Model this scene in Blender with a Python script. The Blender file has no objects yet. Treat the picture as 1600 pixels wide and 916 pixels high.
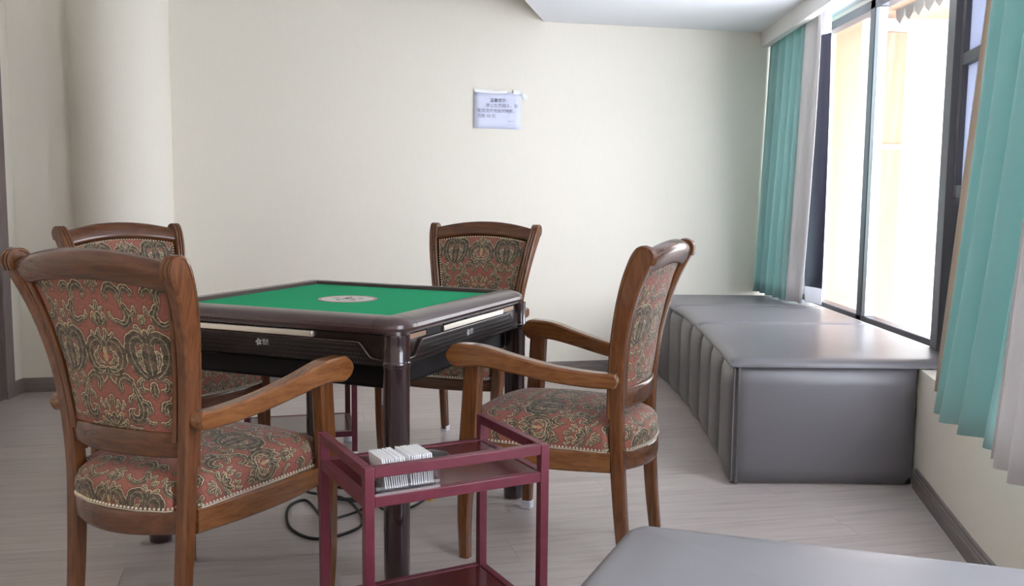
import bpy, bmesh, math, random
import numpy as np
from mathutils import Vector, Matrix, Quaternion

random.seed(7)
S = bpy.context.scene
COL = S.collection
R = math.radians
PI = math.pi

# ------------------------------------------------------------------ camera, sky, exposure
PITCH, ROLL, CAMH, FPX = R(6.1124), R(0.557), 1.1658, 1461.0
cd = bpy.data.cameras.new('camera')
cam = bpy.data.objects.new('camera', cd)
COL.objects.link(cam)
S.camera = cam
cd.sensor_fit = 'HORIZONTAL'
cd.sensor_width = 36.0
cd.lens = 36.0 * FPX / 1600.0
cd.clip_start = 0.02
fw = Vector((0, math.cos(PITCH), -math.sin(PITCH)))
up = Vector((0, math.sin(PITCH), math.cos(PITCH)))
rt = Vector((1, 0, 0))
r2 = rt * math.cos(ROLL) + up * math.sin(ROLL)
u2 = -rt * math.sin(ROLL) + up * math.cos(ROLL)
m = Matrix((r2, u2, -fw)).transposed().to_4x4()
m.translation = Vector((0, 0, CAMH))
cam.matrix_world = m

w = bpy.data.worlds.new('sky')
S.world = w
w.use_nodes = True
wn = w.node_tree.nodes
wn['Background'].inputs[0].default_value = (0.86, 0.905, 1.0, 1)
wn['Background'].inputs[1].default_value = 13.2

# rectangular area light aimed at a target
def area(name, loc, target, sx, sy, power, col):
    l = bpy.data.lights.new(name, 'AREA')
    l.shape = 'RECTANGLE'; l.size = sx; l.size_y = sy; l.energy = power; l.color = col
    o = bpy.data.objects.new(name, l); COL.objects.link(o)
    o.location = loc
    o.rotation_euler = (Vector(target) - Vector(loc)).to_track_quat('-Z', 'Y').to_euler()
    return o

area('warm_fill', (-.7, .7, 2.66), (-.7, .8, 0), .9, .9, 20, (1.0, .80, .58))  # added warm fill overhead, out of view, lifts the shadowed sides

S.view_settings.view_transform = 'Standard'
S.view_settings.look = 'None'
S.view_settings.gamma = 1.0
S.view_settings.use_curve_mapping = False
S.view_settings.exposure = 0.0

# ------------------------------------------------------------------ helpers
class MB:
    """collects verts / faces (with optional uv) and links them as one mesh object"""
    def __init__(s):
        s.v = []; s.f = []; s.uv = {}
    def add(s, verts, faces, uvs=None):
        b = len(s.v)
        s.v += [tuple(p) for p in verts]
        for i, f in enumerate(faces):
            s.f.append(tuple(b + k for k in f))
        if uvs is not None:
            for i, q in enumerate(uvs): s.uv[b + i] = q
        return s
    def box(s, lo, hi):
        x0, y0, z0 = lo; x1, y1, z1 = hi
        return s.add([(x0,y0,z0),(x1,y0,z0),(x1,y1,z0),(x0,y1,z0),(x0,y0,z1),(x1,y0,z1),(x1,y1,z1),(x0,y1,z1)],
                     [(0,3,2,1),(4,5,6,7),(0,1,5,4),(1,2,6,5),(2,3,7,6),(3,0,4,7)])
    def bar(s, a, b, hx, hy, upv=(0,0,1)):
        a = Vector(a); b = Vector(b); t = (b - a).normalized(); U = Vector(upv)
        if abs(t.dot(U)) > .99: U = Vector((1, 0, 0))
        n = t.cross(U).normalized(); k = n.cross(t).normalized()
        q = []
        for p in (a, b):
            for sx, sy in ((-1,-1),(1,-1),(1,1),(-1,1)): q.append(p + n*hx*sx + k*hy*sy)
        return s.add(q, [(0,1,2,3)[::-1],(4,5,6,7),(0,1,5,4),(1,2,6,5),(2,3,7,6),(3,0,4,7)])
    def prism(s, poly, z0, z1):
        n = len(poly)
        v = [(p[0], p[1], z0) for p in poly] + [(p[0], p[1], z1) for p in poly]
        f = [tuple(range(n))[::-1], tuple(range(n, 2*n))]
        f += [(i, (i+1) % n, n + (i+1) % n, n + i) for i in range(n)]
        return s.add(v, f)
    def loft(s, rings, cap=True, closed=True):
        n = len(rings[0]); b = []
        for r in rings: b += list(r)
        f = []
        for i in range(len(rings) - 1):
            for j in range(n if closed else n - 1):
                k = (j + 1) % n
                f.append((i*n + j, i*n + k, (i+1)*n + k, (i+1)*n + j))
        if cap and closed:
            f.append(tuple(range(n))[::-1]); f.append(tuple((len(rings)-1)*n + j for j in range(n)))
        return s.add(b, f)
    def tube(s, path, r, seg=8):
        path = [Vector(p) for p in path]; rings = []
        t0 = (path[1] - path[0]).normalized()
        n = t0.orthogonal().normalized()
        for i, p in enumerate(path):
            t = (path[min(i+1, len(path)-1)] - path[max(i-1, 0)]).normalized()
            n = (n - t * n.dot(t)).normalized(); k = t.cross(n)
            rr = r[i] if isinstance(r, (list, tuple)) else r
            rings.append([p + (n*math.cos(a) + k*math.sin(a))*rr for a in [2*PI*j/seg for j in range(seg)]])
        return s.loft(rings)
    def lathe(s, prof, c=(0, 0), seg=24):
        rings = [[(c[0] + r*math.cos(2*PI*j/seg), c[1] + r*math.sin(2*PI*j/seg), z) for j in range(seg)] for r, z in prof]
        return s.loft(rings)
    def octa(s, c, r):
        x, y, z = c
        return s.add([(x+r,y,z),(x-r,y,z),(x,y+r,z),(x,y-r,z),(x,y,z+r),(x,y,z-r)],
                     [(0,2,4),(2,1,4),(1,3,4),(3,0,4),(2,0,5),(1,2,5),(3,1,5),(0,3,5)])
    def build(s, name, mat, parent=None, smooth=40, bevel=0, recalc=True):
        me = bpy.data.meshes.new(name)
        me.from_pydata(s.v, [], s.f)
        if s.uv:
            l = me.uv_layers.new(name='uv')
            for lp in me.loops:
                l.data[lp.index].uv = s.uv.get(lp.vertex_index, (0, 0))
        if recalc:
            bm = bmesh.new(); bm.from_mesh(me)
            bmesh.ops.recalc_face_normals(bm, faces=bm.faces)
            bm.to_mesh(me); bm.free()
        if smooth:
            me.polygons.foreach_set('use_smooth', [True]*len(me.polygons))
            me.set_sharp_from_angle(angle=R(smooth))
        if mat: me.materials.append(mat)
        o = bpy.data.objects.new(name, me); COL.objects.link(o)
        if parent: o.parent = parent
        if bevel:
            b = o.modifiers.new('bevel', 'BEVEL'); b.width = bevel; b.segments = 2; b.limit_method = 'ANGLE'; b.angle_limit = R(50)
        return o

def thing(name, label, cat, loc=(0,0,0), rz=0, group=None):
    o = bpy.data.objects.new(name, None); COL.objects.link(o)
    o.location = loc; o.rotation_euler = (0, 0, rz); o.empty_display_size = .1
    return tag(o, label, cat, group)
def tag(o, label, cat, group=None):
    o['label'] = label; o['category'] = cat
    if group: o['group'] = group
    return o
def struct(o):
    o['kind'] = 'structure'; return o
def copy_tree(o, parent=None):
    c = o.copy(); COL.objects.link(c)
    if parent: c.parent = parent
    for ch in list(o.children): copy_tree(ch, c)
    return c
def cr(pts, n=6):
    """Catmull-Rom through control points (any dimension)"""
    P = [np.array(p, float) for p in pts]; P = [2*P[0]-P[1]] + P + [2*P[-1]-P[-2]]; out = []
    for i in range(1, len(P) - 2):
        for k in range(n):
            t = k / n; a, b, c, d = P[i-1], P[i], P[i+1], P[i+2]
            out.append(.5*((2*b) + (c-a)*t + (2*a-5*b+4*c-d)*t*t + (3*b-a-3*c+d)*t**3))
    out.append(P[-2]); return out
def interp(xs, ys, x): return float(np.interp(x, xs, ys))

# ------------------------------------------------------------------ materials
def mat(name, col, rough=.5, metal=0, coat=0, spec=.5, trans=0, ior=1.45):
    M = bpy.data.materials.new(name); M.use_nodes = True
    p = M.node_tree.nodes['Principled BSDF']
    p.inputs['Base Color'].default_value = (*col, 1); p.inputs['Roughness'].default_value = rough
    p.inputs['Metallic'].default_value = metal; p.inputs['Coat Weight'].default_value = coat
    p.inputs['Coat Roughness'].default_value = .12
    p.inputs['Specular IOR Level'].default_value = spec
    p.inputs['Transmission Weight'].default_value = trans; p.inputs['IOR'].default_value = ior
    return M
def N(M, t, **kw):
    n = M.node_tree.nodes.new(t)
    for k, v in kw.items(): setattr(n, k, v)
    return n
def L(M, a, b): M.node_tree.links.new(a, b)
def PB(M): return M.node_tree.nodes['Principled BSDF']
def coords(M, scale=(1,1,1), kind='Object', rot=(0,0,0), loc=(0,0,0)):
    t = N(M, 'ShaderNodeTexCoord'); mp = N(M, 'ShaderNodeMapping')
    mp.inputs['Scale'].default_value = scale; mp.inputs['Rotation'].default_value = rot; mp.inputs['Location'].default_value = loc
    L(M, t.outputs[kind], mp.inputs['Vector']); return mp.outputs[0]
def noise(M, vec, scale=5, detail=4, rough=.5, dist=0):
    n = N(M, 'ShaderNodeTexNoise'); n.inputs['Scale'].default_value = scale; n.inputs['Detail'].default_value = detail
    n.inputs['Roughness'].default_value = rough; n.inputs['Distortion'].default_value = dist
    L(M, vec, n.inputs['Vector']); return n.outputs[0]
def ramp(M, fac, stops):
    r = N(M, 'ShaderNodeValToRGB'); e = r.color_ramp.elements
    while len(e) < len(stops): e.new(.5)
    for k, (p, c) in zip(e, stops): k.position = p; k.color = (*c, 1)
    L(M, fac, r.inputs[0]); return r.outputs[0]
def bump(M, h, strength=.2, dist=.002):
    b = N(M, 'ShaderNodeBump'); b.inputs['Strength'].default_value = strength; b.inputs['Distance'].default_value = dist
    L(M, h, b.inputs['Height']); L(M, b.outputs[0], PB(M).inputs['Normal'])
def mixc(M, fac, a, b, mode='MIX'):
    x = N(M, 'ShaderNodeMix', data_type='RGBA', blend_type=mode)
    for s, v in ((0, fac), (6, a), (7, b)):
        if isinstance(v, (int, float)): x.inputs[s].default_value = v
        elif isinstance(v, tuple): x.inputs[s].default_value = (*v, 1)
        else: L(M, v, x.inputs[s])
    return x.outputs[2]

def wood(name, dark, mid, light, scale, rough=.27, coat=.4):
    M = mat(name, mid, rough, coat=coat)
    v = coords(M, scale)
    n = noise(M, v, 3.0, 6, .6, .6)
    L(M, ramp(M, n, [(.30, dark), (.5, mid), (.72, light)]), PB(M).inputs['Base Color'])
    bump(M, n, .06, .002)
    return M
WV = wood('walnut_upright_grain', (.085,.028,.011), (.132,.046,.016), (.18,.067,.022), (26, 26, 2.5))
WX = wood('walnut_cross_grain', (.070,.024,.011), (.105,.037,.015), (.14,.052,.020), (2.5, 26, 26))  # darker than the uprights: the crest rail's shade is held in the colour
WY = wood('walnut_arm_grain', (.115,.041,.013), (.178,.067,.021), (.235,.096,.030), (26, 2.5, 26))
M_cap = mat('white_plastic_cap', (.72,.73,.78), .4)

def leather(name, col):
    M = mat(name, col, .36, spec=.5)
    v = coords(M, (1,1,1))
    vo = N(M, 'ShaderNodeTexVoronoi'); vo.inputs['Scale'].default_value = 260; L(M, v, vo.inputs['Vector'])
    n2 = noise(M, v, 2.0, 3)
    L(M, ramp(M, n2, [(.3, tuple(c*.93 for c in col)), (.7, tuple(c*1.06 for c in col))]), PB(M).inputs['Base Color'])
    bump(M, vo.outputs['Distance'], .10, .001)
    return M
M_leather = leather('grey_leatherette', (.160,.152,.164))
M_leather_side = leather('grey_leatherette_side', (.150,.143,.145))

M_wall = mat('cream_wallpaper', (.80,.765,.665), .75, spec=.25)
v = coords(M_wall, (240, 240, 14))
nz = noise(M_wall, v, 1.0, 3, .6)
L(M_wall, ramp(M_wall, nz, [(.3, (.80,.752,.655)), (.7, (.82,.775,.683))]), PB(M_wall).inputs['Base Color'])
bump(M_wall, nz, .10, .001)
M_ceil = mat('white_ceiling_paint', (.80,.81,.83), .85, spec=.2)
M_pelmet = mat('white_painted_board', (.80,.79,.76), .5)
M_base = wood('grey_brown_skirting', (.16,.135,.125), (.20,.17,.16), (.25,.215,.20), (3, 3, 40), .45, 0)
M_door = wood('taupe_door_frame', (.13,.10,.095), (.17,.135,.125), (.21,.165,.155), (30, 30, 3), .45, 0)
M_sub = mat('dark_underlay', (.20,.18,.17), .8)

M_plank = mat('grey_laminate', (.4,.36,.33), .32, spec=.4)
v = coords(M_plank, (1.6, 22, 22))
oi = N(M_plank, 'ShaderNodeObjectInfo')
ad = N(M_plank, 'ShaderNodeVectorMath', operation='ADD'); L(M_plank, v, ad.inputs[0])
cx_ = N(M_plank, 'ShaderNodeCombineXYZ')
mm = N(M_plank, 'ShaderNodeMath', operation='MULTIPLY'); mm.inputs[1].default_value = 53.0; L(M_plank, oi.outputs['Random'], mm.inputs[0])
L(M_plank, mm.outputs[0], cx_.inputs[0]); L(M_plank, mm.outputs[0], cx_.inputs[1]); L(M_plank, cx_.outputs[0], ad.inputs[1])
n1 = noise(M_plank, ad.outputs[0], 1.6, 7, .62, .5)
c1 = ramp(M_plank, n1, [(.25, (.385,.328,.308)), (.5, (.49,.43,.405)), (.78, (.56,.50,.475))])
c2 = mixc(M_plank, oi.outputs['Random'], (.93,.93,.93), (1.04,1.035,1.03))
L(M_plank, mixc(M_plank, 1.0, c1, c2, 'MULTIPLY'), PB(M_plank).inputs['Base Color'])
bump(M_plank, n1, .05, .001)

M_frame = mat('dark_bronze_window_frame', (.075,.07,.08), .4, metal=.3)
M_alu = mat('aluminium_window_edge', (.45,.47,.50), .35, metal=.7)
M_glass = bpy.data.materials.new('clear_glass'); M_glass.use_nodes = True
nt = M_glass.node_tree; nt.nodes.clear()
o_ = nt.nodes.new('ShaderNodeOutputMaterial'); mx = nt.nodes.new('ShaderNodeMixShader'); tr = nt.nodes.new('ShaderNodeBsdfTransparent'); gl = nt.nodes.new('ShaderNodeBsdfGlossy')
gl.inputs['Roughness'].default_value = .02; mx.inputs[0].default_value = .06
nt.links.new(tr.outputs[0], mx.inputs[1]); nt.links.new(gl.outputs[0], mx.inputs[2]); nt.links.new(mx.outputs[0], o_.inputs[0])
M_frost = bpy.data.materials.new('frosted_glass'); M_frost.use_nodes = True
nt = M_frost.node_tree; nt.nodes.clear()
o_ = nt.nodes.new('ShaderNodeOutputMaterial'); mx = nt.nodes.new('ShaderNodeMixShader'); tl = nt.nodes.new('ShaderNodeBsdfTranslucent'); df = nt.nodes.new('ShaderNodeBsdfDiffuse')
tl.inputs[0].default_value = (.31,.325,.375,1); df.inputs[0].default_value = (.45,.47,.56,1); mx.inputs[0].default_value = .3
nt.links.new(tl.outputs[0], mx.inputs[1]); nt.links.new(df.outputs[0], mx.inputs[2]); nt.links.new(mx.outputs[0], o_.inputs[0])

def cloth(name, col, rough=.7, trans=.25, sheen=.2, weave=900, metal=0):
    M = mat(name, col, rough, spec=.3, metal=metal)
    p = PB(M); p.inputs['Sheen Weight'].default_value = sheen
    v = coords(M, (1,1,.12))
    n = noise(M, v, weave*.35, 2)
    bump(M, n, .12, .001)
    if trans:
        out = M.node_tree.nodes['Material Output']
        t = N(M, 'ShaderNodeBsdfTranslucent'); t.inputs[0].default_value = (*col, 1)
        x = N(M, 'ShaderNodeMixShader'); x.inputs[0].default_value = trans
        L(M, p.outputs[0], x.inputs[1]); L(M, t.outputs[0], x.inputs[2]); L(M, x.outputs[0], out.inputs[0])
    return M
M_teal = cloth('teal_curtain_cloth', (.37,.60,.585), .5, .20)
M_satin = cloth('grey_satin_lining', (.74,.72,.72), .33, .15, .3)
M_black = cloth('dark_blackout_cloth', (.055,.055,.085), .6, .02, .1)
M_hem = cloth('white_hem_tape', (.80,.80,.83), .6, .3)

M_felt = mat('green_baize', (.018,.34,.15), .92, spec=.15)
v = coords(M_felt, (1,1,1)); n = noise(M_felt, v, 420, 2)
L(M_felt, ramp(M_felt, n, [(.3, (.016,.31,.135)), (.7, (.022,.38,.17))]), PB(M_felt).inputs['Base Color']); bump(M_felt, n, .25, .001)
M_rail = mat('plum_brown_lacquer', (.060,.034,.034), .30, coat=.4)
v = coords(M_rail, (1,1,1)); n = noise(M_rail, v, 160, 3)
L(M_rail, ramp(M_rail, n, [(.3, (.052,.029,.029)), (.7, (.072,.042,.041))]), PB(M_rail).inputs['Base Color'])
M_leg = mat('plum_lacquered_leg', (.030,.016,.019), .14, coat=.8)
M_body = mat('black_plastic_body', (.007,.006,.007), .5, spec=.25)
M_panel = mat('dark_brown_gloss_panel', (.016,.010,.009), .25, coat=.2)
M_inlay = mat('embossed_black_inlay', (.014,.010,.010), .34, spec=.4)
M_chrome = mat('brushed_champagne_bar', (.78,.73,.64), .36, metal=.9)
M_bronze = mat('copper_brown_strip', (.36,.235,.165), .30, metal=.6)
M_print = mat('silver_print', (.42,.42,.43), .4)
M_disc = mat('white_disc_print', (.66,.63,.60), .4)
M_ringred = mat('dusty_pink_ring', (.40,.22,.20), .4)
M_mark = mat('dark_red_print', (.12,.03,.03), .5)
M_markb = mat('black_print', (.03,.03,.035), .5)

M_maroon = mat('maroon_powder_coat', (.125,.020,.036), .38, coat=.1)
v = coords(M_maroon, (1,1,1)); n = noise(M_maroon, v, 26, 5, .65)
L(M_maroon, ramp(M_maroon, n, [(.35, (.112,.017,.031)), (.66, (.135,.023,.040)), (.84, (.22,.08,.10))]), PB(M_maroon).inputs['Base Color'])
M_shelf = wood('red_mahogany_board', (.045,.008,.010), (.085,.013,.016), (.12,.020,.022), (3, 40, 40), .25, .3)
M_steel = mat('stainless_dish', (.55,.55,.56), .25, metal=1)
M_acryl = M_glass.copy(); M_acryl.name = 'clear_acrylic'
M_acryl.node_tree.nodes['Mix Shader'].inputs[0].default_value = .14
M_card = mat('white_card', (.86,.86,.88), .5)
M_cable = mat('black_cable', (.008,.008,.010), .4)
M_yel = mat('yellow_tag', (.75,.42,.05), .5)
M_paper = mat('pale_blue_white_paper', (.68,.71,.86), .6, spec=.2)
M_tape = mat('clear_white_tape', (.86,.87,.86), .25)
M_ink = mat('grey_ink', (.33,.32,.42), .8)
M_inkd = mat('dark_grey_ink', (.13,.12,.18), .8)
M_bead = mat('cream_gimp_braid', (.62,.52,.36), .45)
M_nail = mat('pale_nail_heads', (.60,.52,.42), .32, metal=.35)
M_ext = mat('white_rendered_wall', (.62,.60,.56), .9)
M_peach = mat('peach_rendered_wall', (.25,.15,.09), .9)
M_awn = mat('pale_canvas', (.13,.13,.125), .9)
M_handle = mat('steel_latch', (.6,.6,.62), .3, metal=.9)

# ------------------------------------------------------------------ damask weave, computed here (no file)
def damask_pixels(wt=512, ht=788):
    """one repeat of the upholstery: red ground, olive-brown leaves, cream outlines (computed, no file)"""
    Y, X = np.mgrid[0:ht, 0:wt]
    A = ht / wt
    x = (X + .5) / wt; y = (Y + .5) / ht * A           # unit = tile width
    fill = np.full((ht, wt), 9.0); hi = np.full((ht, wt), 9.0); fruit = np.full((ht, wt), 9.0)
    CX, CY = .5, A/2
    def stamp(arr, px, py, pr):
        for ox in (-1, 0, 1):
            for oy in (-A, 0, A):
                for a, b, r in zip(px, py, pr):
                    cx, cy = a + ox, b + oy; g = r + .05
                    i0 = max(int((cy - g) / A * ht), 0); i1 = min(int((cy + g) / A * ht) + 1, ht)
                    j0 = max(int((cx - g) * wt), 0); j1 = min(int((cx + g) * wt) + 1, wt)
                    if i0 >= i1 or j0 >= j1: continue
                    d = np.hypot(x[i0:i1, j0:j1] - cx, y[i0:i1, j0:j1] - cy) - r
                    np.minimum(arr[i0:i1, j0:j1], d, out=arr[i0:i1, j0:j1])
    def put(px, py, pr, kind='leaf', mir=True):
        px = np.asarray(px); py = np.asarray(py); pr = np.asarray(pr)
        a = {'leaf': fill, 'hi': hi, 'fruit': fruit}[kind]
        stamp(a, CX + px, CY + py, pr)
        if mir: stamp(a, CX - px, CY + py, pr)
    def leaf(pts, wid, lobes=5, mir=True, rib=True, tip=.15):
        """a fat acanthus leaf along a curved midrib, scalloped, with cream veins"""
        q = np.array(cr(pts, 12)); n = len(q); t = np.linspace(0, 1, n)
        wd = 1.13*wid*np.sin(PI*np.clip(.12 + .86*t, 0, 1))**.7
        put(q[:, 0], q[:, 1], wd*(.60 + .58*np.abs(np.sin(lobes*PI*t))**.8), 'leaf', mir)
        if rib:
            tg = np.gradient(q, axis=0); tg /= np.linalg.norm(tg, axis=1)[:, None] + 1e-9; nm = np.stack([-tg[:, 1], tg[:, 0]], 1)
            put(q[2:-2, 0], q[2:-2, 1], .0055*(1 - .6*t[2:-2]) + .001, 'hi', mir)
            for k in range(1, lobes):
                i = int(k/lobes*(n-1)); s = np.linspace(0, 1, 8)
                for sg in (-1, 1):
                    e = q[i] + (nm[i]*sg + tg[i]*.9)[None]*wd[i]*.75*s[:, None]
                    put(e[:, 0], e[:, 1], .0042*(1 - .7*s), 'hi', mir)
    def stem(pts, wd=.008, mir=True, kind='leaf'):
        q = np.array(cr(pts, 14)); put(q[:, 0], q[:, 1], np.full(len(q), wd), kind, mir)
    # wreath medallion with a little vase inside
    leaf([(.02,-.17), (.13,-.16), (.20,-.06), (.19,.06), (.10,.13), (.03,.10), (.05,.04), (.09,.04)], .046, 9)
    leaf([(.03,-.10), (.09,-.08), (.12,-.01), (.10,.03)], .022, 4)
    put(np.array([0,0,0,0,0]), np.array([-.06,-.03,0,.03,.055]), [.018,.028,.022,.028,.016], 'fruit', False)
    leaf([(0,-.14), (0,-.22)], .030, 2, False); leaf([(.02,-.15), (.09,-.20), (.15,-.19)], .026, 4); leaf([(.03,-.14), (.14,-.145), (.20,-.13)], .020, 3)
    leaf([(.01,.11), (.05,.19), (.03,.25)], .024, 3); leaf([(.05,.13), (.12,.18), (.13,.22)], .020, 3)
    # lily bud above
    leaf([(0,.28), (0,.40)], .038, 2, False); leaf([(.02,.28), (.07,.33), (.06,.41)], .024, 3); leaf([(.03,.42), (.08,.46)], .016, 2); leaf([(0,.42), (0,.52)], .024, 2, False)
    # upper scroll pair
    leaf([(.20,.34), (.30,.30), (.37,.38), (.33,.47), (.27,.55)], .034, 6)
    leaf([(.30,.50), (.28,.62), (.20,.66), (.14,.60), (.15,.53)], .034, 6)
    leaf([(.30,.55), (.36,.65), (.43,.62), (.43,.57)], .028, 5)
    leaf([(.36,.38), (.43,.42), (.44,.49)], .022, 3)
    leaf([(.22,.31), (.16,.36), (.15,.42)], .018, 3)
    # star leaf at the top of the repeat
    for a_, l_ in ((-90, .13), (-40, .10), (10, .09)): leaf([(.0 if a_ == -90 else .01, .72), (l_*.5*math.cos(R(a_)) if a_ != -90 else 0, .72 + l_*.55*math.sin(R(a_))), (l_*math.cos(R(a_)) if a_ != -90 else 0, .72 + l_*math.sin(R(a_)))], .024, 3, a_ != -90)
    # big side cluster on the tile edge
    leaf([(.46,-.22), (.36,-.12), (.31,.02), (.33,.15), (.41,.19), (.46,.14), (.44,.07)], .052, 9)
    leaf([(.50,-.20), (.50,-.06), (.50,.10), (.50,.26)], .060, 7)
    leaf([(.42,-.10), (.40,.0), (.42,.06)], .022, 4); leaf([(.47,.22), (.42,.28), (.40,.26)], .020, 3)
    leaf([(.40,-.22), (.36,-.26), (.38,-.33), (.44,-.32)], .026, 4); leaf([(.50,-.26), (.50,-.40)], .034, 3)
    leaf([(.50,.30), (.48,.40)], .022, 3)
    # crossing stems and lower scroll pair
    stem([(0,-.20), (.05,-.27), (.10,-.30), (.14,-.36)], .009); stem([(0,-.20), (.05,-.265), (.10,-.295), (.14,-.355)], .003, kind='hi')
    leaf([(.14,-.35), (.12,-.27), (.18,-.22), (.26,-.25), (.30,-.33)], .036, 6)
    leaf([(.29,-.31), (.33,-.42), (.36,-.52), (.32,-.62), (.24,-.62), (.22,-.55), (.27,-.52)], .038, 9)
    leaf([(.34,-.44), (.41,-.46), (.43,-.53), (.39,-.57)], .026, 4); leaf([(.31,-.37), (.24,-.42), (.22,-.48)], .022, 3)
    leaf([(.36,-.60), (.42,-.66), (.48,-.64)], .022, 3)
    # tree of leaves on the axis
    leaf([(0,-.72), (0,-.58)], .040, 3, False); leaf([(.01,-.70), (.07,-.64), (.10,-.57)], .030, 4); leaf([(.02,-.72), (.12,-.70), (.16,-.63)], .026, 4)
    leaf([(0,-.50), (0,-.40)], .026, 2, False); leaf([(.04,-.54), (.08,-.50), (.07,-.44)], .020, 3); leaf([(.11,-.55), (.145,-.50), (.14,-.44)], .017, 3)
    leaf([(.19,-.70), (.25,-.74), (.32,-.71)], .024, 4)
    put(np.array([.05,.08,.12]), np.array([-.56,-.60,-.585]), [.014,.014,.012], 'fruit')
    ground = np.array([.285, .098, .070]); olive = np.array([.060, .045, .032]); cream = np.array([.58, .50, .31]); rust = np.array([.17, .085, .052])
    rng = np.random.default_rng(3)
    thr = (rng.random((ht//3+1, wt//10+1)).repeat(3, 0).repeat(10, 1))[:ht, :wt][..., None]
    blot = np.sin(x*2*PI*3 + 2*np.sin(y*2*PI/A*4))*np.sin(y*2*PI/A*5)
    img = ground*(.76 + .44*thr)
    sm = lambda d, a, b: np.clip((b - d)/(b - a), 0, 1)[..., None]
    halo = sm(np.abs(fill - .010) - .004, -.002, .003)*.55
    img = img*(1-halo) + olive*.75*halo
    inner = olive*(.75 + .6*thr) * (1 + .5*(blot[..., None] > .35)) + rust*.35*(blot[..., None] < -.4)
    ol = sm(fill, -.001, .003); img = img*(1-ol) + inner*ol
    edge = sm(np.abs(fill + .0035) - .0040, -.002, .002)
    gy = np.gradient(fill, axis=0)*wt; gx = np.gradient(fill, axis=1)*wt
    side = np.clip(gy*.9 + .65, 0.15, 1)[..., None]
    edge = edge*side
    img = img*(1-edge) + cream*(.75 + .5*thr)*edge
    h = sm(hi + .0012, -.002, .002)*.8; img = img*(1-h) + cream*.85*(.8 + .4*thr)*h
    fr = sm(fruit, -.002, .003); img = img*(1-fr) + np.array([.42,.27,.15])*(.8 + .4*thr)*fr
    return np.clip(img, 0, 1)
def damask():
    px = damask_pixels(); ht, wt = px.shape[:2]
    im = bpy.data.images.new('damask_weave', wt, ht, float_buffer=False)
    rgba = np.ones((ht, wt, 4), np.float32)
    rgba[..., :3] = np.where(px <= .0031308, px*12.92, 1.055*np.power(np.maximum(px, 1e-6), 1/2.4) - .055)
    im.pixels.foreach_set(rgba.ravel()); im.update(); im.pack()
    return im
IMG = damask()
M_fabric = mat('damask_upholstery', (.3,.1,.07), .6, spec=.35)
tc = N(M_fabric, 'ShaderNodeTexCoord'); ti = N(M_fabric, 'ShaderNodeTexImage'); ti.image = IMG
L(M_fabric, tc.outputs['UV'], ti.inputs[0]); L(M_fabric, ti.outputs[0], PB(M_fabric).inputs['Base Color'])
bw = N(M_fabric, 'ShaderNodeSeparateColor'); L(M_fabric, ti.outputs[0], bw.inputs[0])
mr = N(M_fabric, 'ShaderNodeMapRange'); mr.inputs[1].default_value = .05; mr.inputs[2].default_value = .35; mr.inputs[3].default_value = .75; mr.inputs[4].default_value = .38
L(M_fabric, bw.outputs[1], mr.inputs[0]); L(M_fabric, mr.outputs[0], PB(M_fabric).inputs['Roughness'])
n = noise(M_fabric, coords(M_fabric, (1,1,1)), 500, 2)
bump(M_fabric, n, .25, .0012)
PB(M_fabric).inputs['Sheen Weight'].default_value = .15
TW, TH = .26, .40                                         # size of one repeat in metres

# ------------------------------------------------------------------ the room
def back_y(x): return 6.145 + (x - 1.036)*.226
CEIL, SOFF, PEL = 2.72, 2.225, 2.128
BA = math.atan(.226)
RW = [(1.02,-.4), (1.08,.4), (1.20,1.2), (1.36,2.2), (1.481,2.89), (1.632,3.66), (1.70,4.2), (1.715,5.0), (1.70,6.30)]   # inner face of the window-side wall
XL = -2.8

# floor: an underlay that carries every plank
fl = MB().prism([(XL-.1,-.6), (1.02,-.6)] + RW[1:-1] + [(1.80,6.32), (XL-.1, back_y(XL-.1)+.02)], -.05, -.011)
floor = struct(fl.build('floor', M_sub))
def clip(poly, a, b, c):                                   # keep a*x+b*y<=c
    out = []
    for i in range(len(poly)):
        p, q = poly[i], poly[(i+1) % len(poly)]; dp = a*p[0]+b*p[1]-c; dq = a*q[0]+b*q[1]-c
        if dp <= 0: out.append(p)
        if dp*dq < 0:
            t = dp/(dp-dq); out.append((p[0]+(q[0]-p[0])*t, p[1]+(q[1]-p[1])*t))
    return out
cl = [(-1, 0, -XL), (-.226, 1, back_y(0)-.002), (0, -1, .6)]
cl.append((1, 0, 1.76)); cl.append((.98, -.19, .98*1.70 - .19*3.6))
PW, PL = .192, 1.21
ca, sa = math.cos(BA), math.sin(BA)
full = {}
for i in range(-8, 34):
    off = (i*.47 % 1)*PL
    for j in range(-4, 5):
        u0 = j*PL + off - PL; v0 = i*PW
        g = .0004
        loc = [(-PL/2+g, -PW/2+g), (PL/2-g, -PW/2+g), (PL/2-g, PW/2-g), (-PL/2+g, PW/2-g)]
        cxp, cyp = u0*ca - v0*sa, u0*sa + v0*ca
        wpoly = [(cxp + p[0]*ca - p[1]*sa, cyp + p[0]*sa + p[1]*ca) for p in loc]
        q = wpoly
        for k in cl[3:] + cl[:3]:
            q = clip(q, *k)
            if len(q) < 3: break
        if len(q) < 3: continue
        if len(q) == 4 and max(abs(a[0]-b[0]) + abs(a[1]-b[1]) for a, b in zip(q, wpoly)) < 1e-6:
            if 'me' not in full:
                o = MB().prism(loc, -.011, 0).build('plank', M_plank, floor, smooth=0); full['me'] = o.data
            else:
                o = bpy.data.objects.new('plank', full['me']); COL.objects.link(o); o.parent = floor
        else:
            lq = [((p[0]-cxp)*ca + (p[1]-cyp)*sa, -(p[0]-cxp)*sa + (p[1]-cyp)*ca) for p in q]
            o = MB().prism(lq, -.011, 0).build('plank', M_plank, floor, smooth=0)
        o.location = (cxp, cyp, 0); o.rotation_euler = (0, 0, BA)

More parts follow.
